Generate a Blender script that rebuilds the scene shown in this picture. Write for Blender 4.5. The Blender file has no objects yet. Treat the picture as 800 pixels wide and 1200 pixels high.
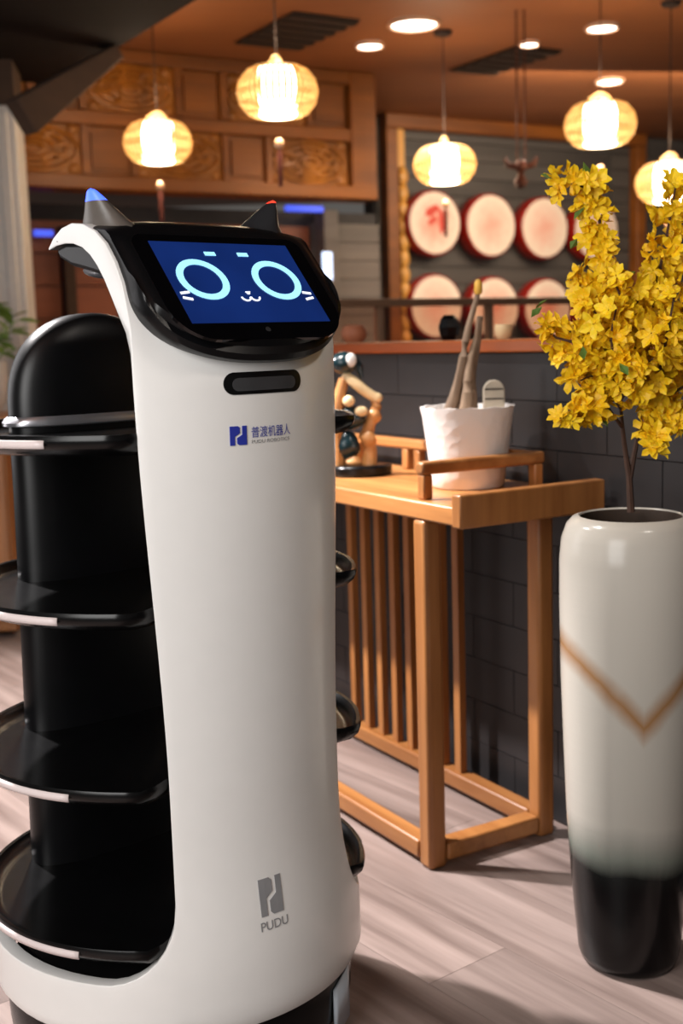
import bpy, bmesh, math, random
from mathutils import Vector, Matrix
random.seed(7)
sc = bpy.context.scene
C = sc.collection
R_ = math.radians

# ------------------------------------------------------------------ camera
CAM_H = 1.07
FPX = 1400.0
PITCH = math.atan(203 / FPX)
ROLL = R_(1.7)
fw = Vector((0, math.cos(PITCH), -math.sin(PITCH)))
r0 = Vector((1, 0, 0)); u0 = r0.cross(fw)
rt = r0 * math.cos(ROLL) - u0 * math.sin(ROLL)
up = r0 * math.sin(ROLL) + u0 * math.cos(ROLL)
EYE = Vector((0, 0, CAM_H))
cd = bpy.data.cameras.new('camera')
cam = bpy.data.objects.new('camera', cd); C.objects.link(cam)
M = Matrix((rt, up, -fw)).transposed().to_4x4(); M.translation = EYE
cam.matrix_world = M
cd.sensor_width = 36; cd.sensor_fit = 'AUTO'; cd.lens = 36 * FPX / 1200
cd.clip_start = 0.05; cd.clip_end = 100
cd.dof.use_dof = True; cd.dof.focus_distance = 1.62; cd.dof.aperture_fstop = 4.2
sc.camera = cam

# ------------------------------------------------------------------ world, lights, exposure
w = bpy.data.worlds.new('world'); sc.world = w; w.use_nodes = True
bg = w.node_tree.nodes['Background']
bg.inputs[0].default_value = (1.0, 0.93, 0.86, 1); bg.inputs[1].default_value = 0.10
sc.view_settings.view_transform = 'Standard'; sc.view_settings.look = 'None'
sc.view_settings.gamma = 1; sc.view_settings.use_curve_mapping = False
sc.view_settings.exposure = 0.05

def lamp(name, kind, loc, target, energy, color=(1, 1, 1), **kw):
    l = bpy.data.lights.new(name, kind); l.energy = energy; l.color = color
    for k, v in kw.items(): setattr(l, k, v)
    o = bpy.data.objects.new(name, l); C.objects.link(o); o.location = loc
    if target is not None:
        o.rotation_euler = (Vector(target) - Vector(loc)).to_track_quat('-Z', 'Y').to_euler()
    return o
# side window and spots, plus added area fills for robot and drum wall
lamp('robot_front_fill', 'AREA', (-1.25, -0.35, 1.55), (-0.15, 1.75, 0.75), 56, (1, 0.985, 0.965), shape='RECTANGLE', size=1.3, size_y=1.8)  # added area light out of view, brightens the robot's front
lamp('side_window_daylight', 'AREA', (-2.6, 3.0, 1.5), (-0.5, 2.2, 0.7), 16, (1, 0.97, 0.98), shape='RECTANGLE', size=1.6, size_y=1.7)
lamp('ceiling_spot_lamp', 'SPOT', (-1.25, 2.75, 2.25), (-0.85, 2.55, 0.0), 600, (1, 0.95, 0.94), spot_size=R_(84), spot_blend=0.4, shadow_soft_size=0.04)
lamp('table_spot_lamp', 'SPOT', (-0.48, 2.35, 2.28), (0.26, 2.45, 0.4), 105, (1, 0.95, 0.90), spot_size=R_(50), spot_blend=0.5, shadow_soft_size=0.05)
lamp('drum_wall_fill', 'AREA', (1.75, 6.9, 2.42), (1.5, 8.4, 1.2), 70, (1, 0.80, 0.58), shape='RECTANGLE', size=1.6, size_y=1.0)  # added warm fill that keeps the drum wall from going dim
lamp('track_lamp', 'SPOT', (1.0, 0.9, 2.42), (0.35, 2.4, 0.6), 30, (1, 0.90, 0.80), spot_size=R_(70), spot_blend=0.6, shadow_soft_size=0.12)

# ------------------------------------------------------------------ helpers
def ray(x, y): return fw + rt * ((x - 400) / FPX) + up * ((600 - y) / FPX)
def at(x, y, Y): d = ray(x, y); return EYE + d * (Y / d.y)
def atz(x, y, z): d = ray(x, y); return EYE + d * ((z - CAM_H) / d.z)
def onpl(x, y, p, n): d = ray(x, y); return EYE + d * ((p - EYE).dot(n) / d.dot(n))
def lin(c):
    return tuple((v / 12.92 if v <= .04045 else ((v + .055) / 1.055) ** 2.4) for v in (x / 255 for x in c)) + (1,)

class NT:
    def __init__(s, name):
        s.m = bpy.data.materials.new(name); s.m.use_nodes = True
        s.t = s.m.node_tree; s.n = s.t.nodes; s.b = s.n['Principled BSDF']
    def add(s, typ, **kw):
        nd = s.n.new(typ)
        for k, v in kw.items():
            if k.startswith('_'): setattr(nd, k[1:], v)
            else:
                key = int(k[1:]) if k[0] == 'i' and k[1:].isdigit() else k
                nd.inputs[key].default_value = v
        return nd
    def link(s, a, b): s.t.links.new(a, b)
    def coords(s, scale=(1, 1, 1), rot=(0, 0, 0), out='Object'):
        tc = s.add('ShaderNodeTexCoord'); mp = s.add('ShaderNodeMapping')
        mp.inputs['Scale'].default_value = scale; mp.inputs['Rotation'].default_value = rot
        s.link(tc.outputs[out], mp.inputs[0]); return mp.outputs[0]
    def ramp(s, fac, stops):
        r = s.add('ShaderNodeValToRGB'); e = r.color_ramp.elements
        while len(e) < len(stops): e.new(0.5)
        for k, (p, c) in enumerate(stops): e[k].position = p; e[k].color = c
        s.link(fac, r.inputs[0]); return r.outputs[0]
    def bump(s, h, strength=.2, dist=.01):
        b = s.add('ShaderNodeBump'); b.inputs['Strength'].default_value = strength; b.inputs['Distance'].default_value = dist
        s.link(h, b.inputs['Height']); s.link(b.outputs[0], s.b.inputs['Normal'])

def mat_plain(name, c, rough=.5, metal=0, var=.08, scale=30, bump=0, coat=0, spec=None):
    t = NT(name); co = t.coords((scale,) * 3)
    nz = t.add('ShaderNodeTexNoise', Scale=1.0, Detail=3.0); t.link(co, nz.inputs['Vector'])
    a = lin(c); lo = tuple(x * (1 - var) for x in a[:3]) + (1,); hi = tuple(min(1, x * (1 + var)) for x in a[:3]) + (1,)
    t.link(t.ramp(nz.outputs[0], [(.3, lo), (.7, hi)]), t.b.inputs['Base Color'])
    t.b.inputs['Roughness'].default_value = rough; t.b.inputs['Metallic'].default_value = metal
    t.b.inputs['Coat Weight'].default_value = coat
    if spec is not None: t.b.inputs['Specular IOR Level'].default_value = spec
    if bump: t.bump(nz.outputs[0], bump, .004)
    return t.m
def mat_wood(name, c1, c2, scale=6, axis=0, rough=.45, stretch=14, bump=.05):
    t = NT(name); s = [scale * stretch / 4] * 3; s[axis] = scale / 4
    co = t.coords(tuple(s))
    oi = t.add('ShaderNodeObjectInfo'); ad = t.add('ShaderNodeVectorMath', _operation='ADD')
    cb = t.add('ShaderNodeCombineXYZ')
    mu = t.add('ShaderNodeMath', _operation='MULTIPLY'); mu.inputs[1].default_value = 37
    t.link(oi.outputs['Random'], mu.inputs[0]); t.link(mu.outputs[0], cb.inputs[0]); t.link(mu.outputs[0], cb.inputs[1])
    t.link(co, ad.inputs[0]); t.link(cb.outputs[0], ad.inputs[1])
    nz = t.add('ShaderNodeTexNoise', Scale=1.0, Detail=5.0, Roughness=.6); t.link(ad.outputs[0], nz.inputs['Vector'])
    col = t.ramp(nz.outputs[0], [(.3, lin(c1)), (.68, lin(c2))])
    hs = t.add('ShaderNodeHueSaturation'); mr = t.add('ShaderNodeMapRange'); mr.inputs[3].default_value = .85; mr.inputs[4].default_value = 1.12
    t.link(oi.outputs['Random'], mr.inputs[0]); t.link(mr.outputs[0], hs.inputs['Value']); t.link(col, hs.inputs['Color'])
    t.link(hs.outputs[0], t.b.inputs['Base Color']); t.b.inputs['Roughness'].default_value = rough
    if bump: t.bump(nz.outputs[0], bump, .004)
    return t.m
def mat_emit(name, c, strength, var=0):
    t = NT(name); col = lin(c)
    nz = t.add('ShaderNodeTexNoise', Scale=25.0); t.link(t.coords(), nz.inputs['Vector'])
    lo = tuple(x * (1 - var) for x in col[:3]) + (1,)
    t.link(t.ramp(nz.outputs[0], [(.3, lo), (.7, col)]), t.b.inputs['Emission Color'])
    t.b.inputs['Base Color'].default_value = col; t.b.inputs['Emission Strength'].default_value = strength
    t.b.inputs['Roughness'].default_value = .4
    return t.m

class MB:
    """collects geometry for ONE mesh object"""
    def __init__(s): s.v = []; s.f = []; s.mi = []
    def add(s, vs, fs, M=None, mi=0):
        o = len(s.v)
        s.v += [tuple(M @ Vector(v)) if M is not None else tuple(v) for v in vs]
        s.f += [tuple(i + o for i in f) for f in fs]; s.mi += [mi] * len(fs)
        return s
    def box(s, x0, x1, y0, y1, z0, z1, M=None, mi=0):
        v = [(x, y, z) for x in (x0, x1) for y in (y0, y1) for z in (z0, z1)]
        return s.add(v, [(0, 1, 3, 2), (4, 6, 7, 5), (0, 4, 5, 1), (2, 3, 7, 6), (0, 2, 6, 4), (1, 5, 7, 3)], M, mi)
    def lathe(s, prof, n=48, M=None, mi=0, cap0=True, cap1=True, a0=0, a1=2 * math.pi):
        full = abs(a1 - a0 - 2 * math.pi) < 1e-6; m = n if full else n + 1
        v = []; fs = []
        for r, z in prof:
            for k in range(m):
                a = a0 + (a1 - a0) * k / n; v.append((r * math.cos(a), r * math.sin(a), z))
        for i in range(len(prof) - 1):
            for k in range(n):
                q = (k + 1) % m; fs.append((i * m + k, i * m + q, (i + 1) * m + q, (i + 1) * m + k))
        if full and cap0: fs.append(tuple(range(m - 1, -1, -1)))
        if full and cap1: fs.append(tuple(range((len(prof) - 1) * m, len(prof) * m)))
        return s.add(v, fs, M, mi)
    def tube(s, pts, rads, n=10, M=None, mi=0):
        pts = [Vector(p) for p in pts]
        if not hasattr(rads, '__len__'): rads = [rads] * len(pts)
        v = []; fs = []; ref = Vector((0.123, .31, .94)).normalized()
        for i, p in enumerate(pts):
            d = (pts[min(i + 1, len(pts) - 1)] - pts[max(i - 1, 0)]).normalized()
            if abs(d.dot(ref)) > .97: ref = Vector((1, 0, 0))
            a = d.cross(ref).normalized(); b = d.cross(a)
            for k in range(n):
                t = 2 * math.pi * k / n; v.append(p + (a * math.cos(t) + b * math.sin(t)) * rads[i])
        for i in range(len(pts) - 1):
            for k in range(n):
                q = (k + 1) % n; fs.append((i * n + k, i * n + q, (i + 1) * n + q, (i + 1) * n + k))
        fs.append(tuple(range(n - 1, -1, -1))); fs.append(tuple(range((len(pts) - 1) * n, len(pts) * n)))
        return s.add(v, fs, M, mi)
    def blob(s, c, r, n=10, m=14, M=None, mi=0, wob=0):
        v = [(c[0], c[1], c[2] - r[2])]; fs = []
        for i in range(1, n):
            t = math.pi * i / n
            for k in range(m):
                a = 2 * math.pi * k / m; q = 1 + wob * math.sin(3 * a + 2 * t) + wob * math.cos(5 * t + a)
                v.append((c[0] + r[0] * q * math.sin(t) * math.cos(a), c[1] + r[1] * q * math.sin(t) * math.sin(a), c[2] - r[2] * math.cos(t)))
        v.append((c[0], c[1], c[2] + r[2])); L = len(v) - 1
        for k in range(m):
            q = (k + 1) % m; fs.append((0, 1 + q, 1 + k)); fs.append((L, 1 + (n - 2) * m + k, 1 + (n - 2) * m + q))
            for i in range(n - 2): fs.append((1 + i * m + k, 1 + i * m + q, 1 + (i + 1) * m + q, 1 + (i + 1) * m + k))
        return s.add(v, fs, M, mi)
    def prism(s, poly, z0, z1, M=None, mi=0):
        n = len(poly)
        v = [(x, y, z0) for x, y in poly] + [(x, y, z1) for x, y in poly]
        fs = [tuple(range(n - 1, -1, -1)), tuple(range(n, 2 * n))] + [(k, (k + 1) % n, n + (k + 1) % n, n + k) for k in range(n)]
        return s.add(v, fs, M, mi)
    def mesh(s, name, mats, smooth=False, angle=40):
        me = bpy.data.meshes.new(name); me.from_pydata(s.v, [], s.f)
        for m in (mats if isinstance(mats, (list, tuple)) else [mats]): me.materials.append(m)
        me.polygons.foreach_set('material_index', s.mi)
        bm = bmesh.new(); bm.from_mesh(me); bmesh.ops.recalc_face_normals(bm, faces=bm.faces); bm.to_mesh(me); bm.free()
        if smooth:
            me.polygons.foreach_set('use_smooth', [True] * len(me.polygons))
            try: me.set_sharp_from_angle(angle=R_(angle))
            except Exception: pass
        me.update(); return me
    def build(s, name, mats, parent=None, smooth=False, bevel=0, seg=2, angle=40, loc=None, rz=0):
        o = bpy.data.objects.new(name, s.mesh(name, mats, smooth or bevel > 0, angle)); C.objects.link(o)
        if parent: o.parent = parent
        if loc is not None: o.location = loc
        o.rotation_euler.z = rz
        if bevel:
            b = o.modifiers.new('bevel', 'BEVEL'); b.width = bevel; b.segments = seg; b.limit_method = 'ANGLE'; b.angle_limit = R_(40)
        return o
def inst(name, mesh, parent=None, loc=(0, 0, 0), rot=(0, 0, 0), scale=None):
    o = bpy.data.objects.new(name, mesh); C.objects.link(o)
    if parent: o.parent = parent
    o.location = loc; o.rotation_euler = rot
    if scale is not None: o.scale = scale
    return o
def tag(o, label=None, cat=None, group=None, kind=None):
    for k, v in (('label', label), ('category', cat), ('group', group), ('kind', kind)):
        if v: o[k] = v
    return o
def thing(name, label, cat, loc=(0, 0, 0), rz=0, group=None):
    o = bpy.data.objects.new(name, None); C.objects.link(o); o.location = loc; o.rotation_euler.z = rz; o.empty_display_size = .1
    return tag(o, label, cat, group)
def copy_tree(o, parent=None):
    c = o.copy(); C.objects.link(c); c.parent = parent
    for ch in list(o.children): copy_tree(ch, c)
    return c

# ------------------------------------------------------------------ materials
m_white = mat_plain('robot white gloss', (236, 234, 231), .32, var=.01, coat=.3)
m_black = mat_plain('gloss black plastic', (9, 9, 10), .26, var=.2, spec=.3)
m_blackm = mat_plain('satin black plastic', (17, 16, 17), .42, var=.15)
m_visor = mat_plain('visor black glass', (6, 6, 8), .07, var=.1)
m_lip = mat_plain('dark grey plastic', (40, 40, 42), .35, var=.1)
m_ear_lit = mat_plain('lit ear shell', (92, 85, 79), .38, var=.1)  # left ear only: light on its outer flank is put into this paler colour
m_chrome = mat_plain('polished metal trim', (225, 225, 232), .3, metal=.9, var=.05)
m_strip = mat_plain('pale light strip', (222, 208, 206), .4, var=.03)
m_floor = mat_wood('taupe floor plank', (92, 76, 70), (156, 138, 131), 3.6, 0, .45, 16, .06)
m_floor0 = mat_plain('floor joint', (86, 73, 68), .7)
m_ceil = mat_wood('brown stained ceiling', (118, 68, 34), (142, 86, 46), 1.2, 0, .6, 4, 0)
m_soffit = mat_wood('dark timber soffit', (22, 15, 13), (31, 22, 19), 2, 0, .9, 10)
m_soffit.node_tree.nodes['Principled BSDF'].inputs['Specular IOR Level'].default_value = .1
m_beam = mat_wood('weathered timber beam', (64, 46, 34), (82, 60, 45), 2, 0, .85, 8)
m_brail = mat_wood('tan booth timber', (132, 96, 70), (160, 120, 92), 3, 0, .5, 9)
m_frieze = mat_wood('carved orange timber', (104, 56, 14), (140, 80, 22), 4, 0, .5, 8)
m_carve = mat_wood('carved amber relief', (118, 68, 16), (172, 106, 32), 6, 2, .5, 5)
m_gold = mat_wood('gilded carving', (176, 118, 48), (214, 160, 80), 8, 2, .4, 4)
m_dwall = mat_wood('charcoal board', (66, 62, 61), (88, 83, 80), 4, 0, .6, 10)
m_dwall0 = mat_plain('charcoal wall', (58, 55, 56), .8)
m_redwood = mat_wood('red brown timber', (120, 62, 38), (150, 82, 52), 3, 0, .5, 9)
m_grey = mat_wood('grey brown board', (92, 84, 80), (118, 108, 102), 4, 0, .6, 10)
m_tile = mat_plain('charcoal stone tile', (34, 32, 33), .5, var=.22, scale=9, bump=.15)
m_grout = mat_plain('dark grout', (24, 23, 24), .8)
m_oak = mat_wood('honey oak', (140, 86, 42), (184, 126, 72), 6, 0, .38, 14)
m_oakz = mat_wood('honey oak upright', (132, 80, 38), (174, 116, 64), 6, 2, .38, 14)
m_cap = mat_wood('ledge cap timber', (122, 56, 16), (154, 78, 28), 4, 0, .35, 10)
m_plaster = mat_plain('white plaster', (214, 208, 202), .7, var=.03)

# ================================================================== SETTING
# floor
fl = MB().box(-4.5, 5.5, -2, 13, -.06, -.004).build('floor', m_floor0); tag(fl, kind='structure')
PA = R_(128)
def plank_mesh():
    return MB().box(-.6495, .6495, -.0897, .0897, -.004, 0).mesh('plank', m_floor)
pm = plank_mesh()
ca, sa = math.cos(PA), math.sin(PA); cnt = 0
for j in range(-30, 31):
    off = (j * 0.43) % 1.3
    for i in range(-5, 7):
        l, ww = i * 1.3 + off, j * .18
        cx, cy = .2 + l * ca - ww * sa, 2.2 + l * sa + ww * ca
        d = math.hypot(cx, cy)
        if not (-2.7 < cx < 1.7 and .4 < cy < 6.2): continue
        if cx > .9 and cy > 3.2: continue
        cnt += 1; inst('plank', pm, fl, (cx, cy, 0), (0, 0, PA))
# ceiling
CZ = 2.5
ce = MB().box(-4.5, 5.5, -2, 13, CZ, CZ + .08).build('ceiling', m_ceil); tag(ce, kind='structure')

# background axes: the walls recede 30 degrees to the right
TH = R_(30.57)
eB = Vector((math.cos(TH), math.sin(TH), 0)); nB = Vector((math.sin(TH), -math.cos(TH), 0))
P0 = at(574, 264, 8.5); P0.z = 0
P1 = at(240, 150, 6.3); P1.z = 0
def sz(x, y, P=P0, d=0):
    p = onpl(x, y, P + nB * d, nB); return (p - P).dot(eB), p.z
def MW(P, s=0, d=0, z=0):      # local x = along wall, y = into the wall, z up
    m = Matrix.Rotation(TH, 4, 'Z'); m.translation = P + eB * s + nB * d + Vector((0, 0, z)); return m
def place(o, P, s=0, d=0, z=0):
    o.location = P + eB * s + nB * d + Vector((0, 0, z)); o.rotation_euler.z = TH; return o

# drum wall: charcoal boards
s443, _ = sz(442, 300)
dw = MB().box(s443, 4.0, .03, .15, 0, CZ).build('wall_back', m_dwall0); place(dw, P0); tag(dw, kind='structure')
bmh = .118
bme = MB().box(-1.02, 1.02, 0, .03, 0, bmh - .006).mesh('board', m_dwall)
for k in range(int(CZ / bmh)):
    for i in range(0, 2):
        x = s443 + 1.03 + i * 2.05 - (.0 if k % 2 else .0)
        inst('board', bme, dw, (x, 0, k * bmh + .002))

# carved timber frieze over the bar
s0, zb = sz(-60, 205, P1); s1, zb1 = sz(440, 240, P1); zb = .35 * zb + .65 * zb1
sL = s0 - .45
fz = thing('carved_frieze', 'wide carved orange timber frieze hanging below the ceiling behind the lanterns', 'frieze', P1, TH)
MB().box(sL, s1, .04, .14, zb, CZ).build('back_board', m_frieze, fz)
MB().box(sL, s1, -.03, .05, zb, zb + .07).build('rail', m_frieze, fz, bevel=.008)
zm = (zb + CZ) / 2
MB().box(sL, s1, -.02, .05, zm - .035, zm + .035).build('rail', m_frieze, fz, bevel=.008)
MB().box(sL, s1, -.02, .05, CZ - .07, CZ - .002).build('rail', m_frieze, fz, bevel=.008)
MB().box(s1 - .16, s1, -.028, .06, zb, CZ - .002).build('end_post', m_frieze, fz, bevel=.008)
pw = .50; pn = int((s1 - .16 - sL) / pw)
def carve_mesh(hw, hh):
    m = MB().box(-hw, hw, -.004, .03, -hh, hh)
    for k, rr in enumerate((.92, .68, .44, .2)):
        N = 20; pts = [(hw * rr * math.cos(2 * math.pi * q / N), -.008, hh * rr * math.sin(2 * math.pi * q / N)) for q in range(N + 1)]
        m.tube(pts, .014, 5)
    for q in range(8):
        a = 2 * math.pi * q / 8
        m.tube([(hw * .3 * math.cos(a), -.01, hh * .3 * math.sin(a)), (hw * .6 * math.cos(a + .35), -.016, hh * .6 * math.sin(a + .35)), (hw * .9 * math.cos(a + .2), -.01, hh * .9 * math.sin(a + .2))], [.006, .016, .006], 5)
    for sx in (-1, 1):
        for sy in (-1, 1): m.blob((sx * hw * .82, -.006, sy * hh * .82), (.03, .016, .03), 6, 8)
    return m.mesh('carved_panel', m_carve, True)
def plain_mesh(hw, hh):
    m = MB().box(-hw, hw, 0, .03, -hh, hh); m.box(-hw * .8, hw * .8, -.012, 0, -hh * .75, hh * .75); return m.mesh('plain_panel', m_frieze)
hh = (CZ - zb - .21) / 4 - .004
cm = carve_mesh(.235, hh); ppm = plain_mesh(.235, hh); pm2 = plain_mesh(.11, hh)
for row in range(2):
    zc = zb + .07 + hh + .004 if row == 0 else zm + .035 + hh + .004
    x = s1 - .16; k = 0
    while x > sL + .5:
        if (k + row) % 2 == 0 or (row == 0 and k == 0): inst('carved_panel', cm, fz, (x - .25, .01, zc)); x -= .5
        else: inst('plain_panel', pm2, fz, (x - .125, .012, zc)); x -= .25
        MB().box(x - .018, x + .018, -.016, .05, zc - hh, zc + hh).build('stile', m_frieze, fz)
        k += 1

# bar alcove under the frieze: red-brown panelling at the left, grey boards at the right
al = MB().box(sL, sz(443, 300, P1, -.6)[0], .62, .7, 0, zb).build('wall_alcove', m_dwall0); place(al, P1); tag(al, kind='structure')
sm, _ = sz(365, 300, P1, -.6)
rp = MB().box(-.60, .60, 0, .03, 0, .165).mesh('panel_board', m_redwood)
for k in range(10):
    for i in range(2):
        inst('panel_board', rp, al, (sm - .62 - i * 1.22, .585, k * .172 + .02))
sE, _ = sz(443, 300, P1, -.6); gw = (sE - sm) / 2
gp = MB().box(-gw, gw, 0, .03, 0, .105).mesh('grey_board', m_grey)
for k in range(int(zb / .11)): inst('grey_board', gp, al, (sm + gw, .585, k * .11))
po = MB().box(-.05, .05, .46, .58, 0, zb).build('alcove_post', m_grey, bevel=.006); place(po, P1, sz(385, 300, P1, -.5)[0]); tag(po, 'grey timber post under the right end of the carved frieze', 'post')
po = MB().box(-.03, .03, .5, .58, 0, 1.7).build('alcove_stile', m_beam, bevel=.006); place(po, P1, sz(82, 310, P1, -.5)[0]); tag(po, 'slim pale post against the red-brown panelling behind the robot head', 'post')
bc = MB().box(.05, 1.35, -.02, .34, .95, 1.0).box(.07, 1.33, 0, .32, 0, .95)
bc = bc.build('bar_counter', m_redwood, bevel=.006); place(bc, P1, sz(35, 380, P1)[0], .1); tag(bc, 'red-brown timber bar counter below the carved frieze', 'counter')
m_blue = mat_emit('blue led', (60, 84, 220), 1.3)
for nm, (xa, xb, yy) in {'a': (40, 62, 272), 'b': (335, 378, 243)}.items():
    sa_, z_ = sz(xa, yy, P1, -.45); sb_, _ = sz(xb, yy, P1, -.45)
    o = MB().box(sa_, sb_, .44, .47, z_ - .02, z_ + .012).build('led_strip', m_blue, bevel=.004); place(o, P1)
    tag(o, 'short blue light strip glowing left of the robot ear under the frieze' if nm == 'a' else 'short blue light strip under the frieze behind the red robot ear', 'light strip', 'blue light strips in the bar')
sg = at(384, 312, 6.55)
o = MB().box(-.03, .03, 0, .012, -.075, .075).build('bar_sign', mat_emit('lit pale sign', (190, 215, 255), 1.2), bevel=.004, loc=sg, rz=TH); tag(o, 'small pale blue lit panel peeking out behind the screen edge', 'sign')

# timber frame around the drums
fs0, _ = sz(447, 300); fs1, _ = sz(741, 270); _, ft = sz(452, 152)
fr = thing('timber_surround', 'timber frame with gilded carved post around the wall of drums', 'surround', P0, TH)
MB().box(fs0, fs0 + .09, -.09, -.002, 0, ft).build('post', m_frieze, fr, bevel=.008)
MB().box(fs1 - .04, fs1 + .05, -.09, -.002, 0, ft).build('post', m_frieze, fr, bevel=.008)
MB().box(fs0, fs1 + .05, -.095, -.002, ft, ft + .09).build('head_beam', m_frieze, fr, bevel=.008)
g = MB()
z = .95
while z < ft - .25:
    g.blob((fs0 + .13, -.07, z), (.036, .035, .07), 8, 10, wob=.06); z += .105
g.box(fs0 + .095, fs0 + .165, -.05, -.002, .9, ft)
g.build('carved_post', m_gold, fr, True)

# drums
m_drumred = mat_plain('drum red lacquer', (150, 28, 18), .3, var=.15)
def mat_skin(name, rc, amount):
    t = NT(name); tc = t.add('ShaderNodeTexCoord')
    ln = t.add('ShaderNodeVectorMath', _operation='LENGTH'); t.link(tc.outputs['Object'], ln.inputs[0])
    nz = t.add('ShaderNodeTexNoise', Scale=14.0, Detail=4.0); t.link(tc.outputs['Object'], nz.inputs['Vector'])
    mx = t.add('ShaderNodeMath', _operation='MULTIPLY_ADD'); mx.inputs[1].default_value = .16; t.link(nz.outputs[0], mx.inputs[0]); t.link(ln.outputs['Value'], mx.inputs[2])
    t.link(t.ramp(mx.outputs[0], [(.10, lin(rc)), (.25, lin((238, 220, 204)))]), t.b.inputs['Base Color'])
    t.b.inputs['Roughness'].default_value = .6; return t.m
m_skinpink = mat_skin('drum skin pink print', (232, 176, 160), 1)
m_skinred = mat_skin('drum skin red print', (226, 150, 132), 1)
m_print = mat_plain('red brush print', (206, 70, 56), .6)
DR = .212
body = MB().lathe([(DR * .93, 0), (DR * 1.0, .03), (DR * 1.03, .07), (DR * 1.02, .11), (DR * .985, .135), (DR * .93, .14)], 40).mesh('body', m_drumred, True)
skins = [MB().lathe([(DR * .95, 0), (DR * .94, .006), (DR * .5, .008), (.001, .008)], 40).mesh('skin', m, True) for m in (m_skinpink, m_skinred)]
pr = MB()
pr.prism([(-.055, .075), (.005, .10), (.04, .07), (.0, .055), (-.03, .03), (-.07, .04)], 0, .002)
pr.prism([(.02, .06), (.05, .07), (.06, -.02), (.045, -.06), (.03, -.05)], 0, .002)
pr.prism([(-.05, .01), (.0, .04), (.01, .015), (-.04, -.015)], 0, .002)
prm = pr.mesh('print', m_print)
dpx = [(508, 261), (574, 264), (637, 267), (697, 270), (510, 359), (578, 361), (640, 362), (698, 364)]
dl = ['round red drum with a bold red print, leftmost of the upper row', 'round red drum second from the left in the upper row',
      'round red drum third in the upper row, just left of the flowers', 'round red drum in the upper row partly behind the yellow flowers',
      'round red drum leftmost of the lower row above the ledge', 'round red drum of the lower row behind the twisted stems',
      'round red drum of the lower row right of the twisted stems', 'round red drum of the lower row hidden behind the yellow flowers']
RX = Matrix.Rotation(R_(90), 4, 'X')
for k, q in enumerate(dpx):
    s_, z_ = sz(q[0] + 3, q[1], P0, .16)
    d = thing('drum', dl[k], 'drum', P0 + eB * s_ + Vector((0, 0, z_)), TH, 'red drums on the back wall')
    inst('body', body, d, (0, -.008, 0), (R_(90), 0, 0)); inst('skin', skins[1 if k in (0, 5, 6) else 0], d, (0, -.143, 0), (R_(90), 0, 0))
    if k == 0: inst('print', prm, d, (0, -.1515, 0), (R_(90), 0, 0), (1.2, 1.2, 1))

# upper-left timber soffit, sloping beam, white pillar
A = atz(262, -20, 2.3); B = atz(128, 62, 2.3); dirv = (B - A).normalized(); D_ = B + dirv * 2.2; A2 = A - dirv * 3.5
sof = MB().prism([(A2.x, A2.y), (D_.x, D_.y), (D_.x - 3, D_.y), (A2.x - 5.5, A2.y)], 2.3, CZ - .002).build('ceiling_soffit', m_soffit); tag(sof, kind='structure')
b0 = at(128, 66, 5.2); b1 = at(24, 138, 4.9)
dv = (b1 - b0); Lb = dv.length; ex = dv.normalized(); ey = ex.cross(Vector((0, 0, 1))).normalized(); ez = ey.cross(ex) * -1
Mb = Matrix((ex, ey, ez)).transposed().to_4x4(); Mb.translation = b0
o = MB().add([(x, y, z * q) for x, q in ((-.03, .03), (Lb, .075)) for y in (-.05, .05) for z in (-1, 1)], [(0, 1, 3, 2), (4, 6, 7, 5), (0, 4, 5, 1), (2, 3, 7, 6), (0, 2, 6, 4), (1, 5, 7, 3)], Mb).build('sloping_beam', m_beam, bevel=.008); tag(o, 'weathered sloping timber beam under the dark ceiling soffit', 'beam')
pc = at(-16, 300, 5.5)
pl = thing('pillar', 'white fluted pillar at the left edge of the room', 'pillar', (pc.x, pc.y, 0), R_(8))
MB().box(-.185, .185, -.16, .16, 0, at(10, 130, 5.5).z).build('shaft', m_plaster, pl, bevel=.01)
for k in range(4): MB().box(-.15 + k * .085, -.105 + k * .085, -.172, -.155, .1, at(10, 138, 5.5).z).build('flute', m_plaster, pl, bevel=.006)
MB().box(-.2, .2, -.18, .18, 0, .1).build('plinth', m_plaster, pl, bevel=.006)
zt_ = at(10, 130, 5.5).z
MB().box(-.185, .185, -.16, .16, zt_ + .002, CZ - .002).build('capital', m_beam, pl)

# partition of charcoal tiles behind the console table
TR = 2.1043                        # rotation of the table: local x = along its length, away to the left
T0 = Vector((.166, 2.31, 0))
eT = Vector((math.cos(TR), math.sin(TR), 0)); nT = Vector((math.sin(TR), -math.cos(TR), 0))
def TW(l, w_, z=0): return T0 + eT * l + nT * w_ + Vector((0, 0, z))
WD = .35; WZ = 1.03
pt = MB().box(-1.8, 1.62, -(WD + .17), -(WD + .012), 0, WZ).build('wall_partition', m_grout); pt.location = T0; pt.rotation_euler.z = TR; tag(pt, kind='structure')
tm = MB().box(-.1488, .1488, -.006, .006, -.0502, .0502).mesh('tile', m_tile)
rows = 10
for k in range(rows):
    for i in range(-6, 6):
        l = i * .30 + (.15 if k % 2 else 0) + .02
        if l - .15 < -1.8 or l + .15 > 1.63: continue
        inst('tile', tm, pt, (l, -(WD + .006), .055 + k * .1025), (R_(random.uniform(-.25, .25)), 0, R_(random.uniform(-.15, .15))))
cap = MB().box(-1.8, 1.64, -(WD + .20), -(WD - .02), WZ, WZ + .028).build('trim_1', m_cap, bevel=.004); cap.location = T0; cap.rotation_euler.z = TR; tag(cap, kind='structure')
CAPZ = WZ + .028

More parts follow.
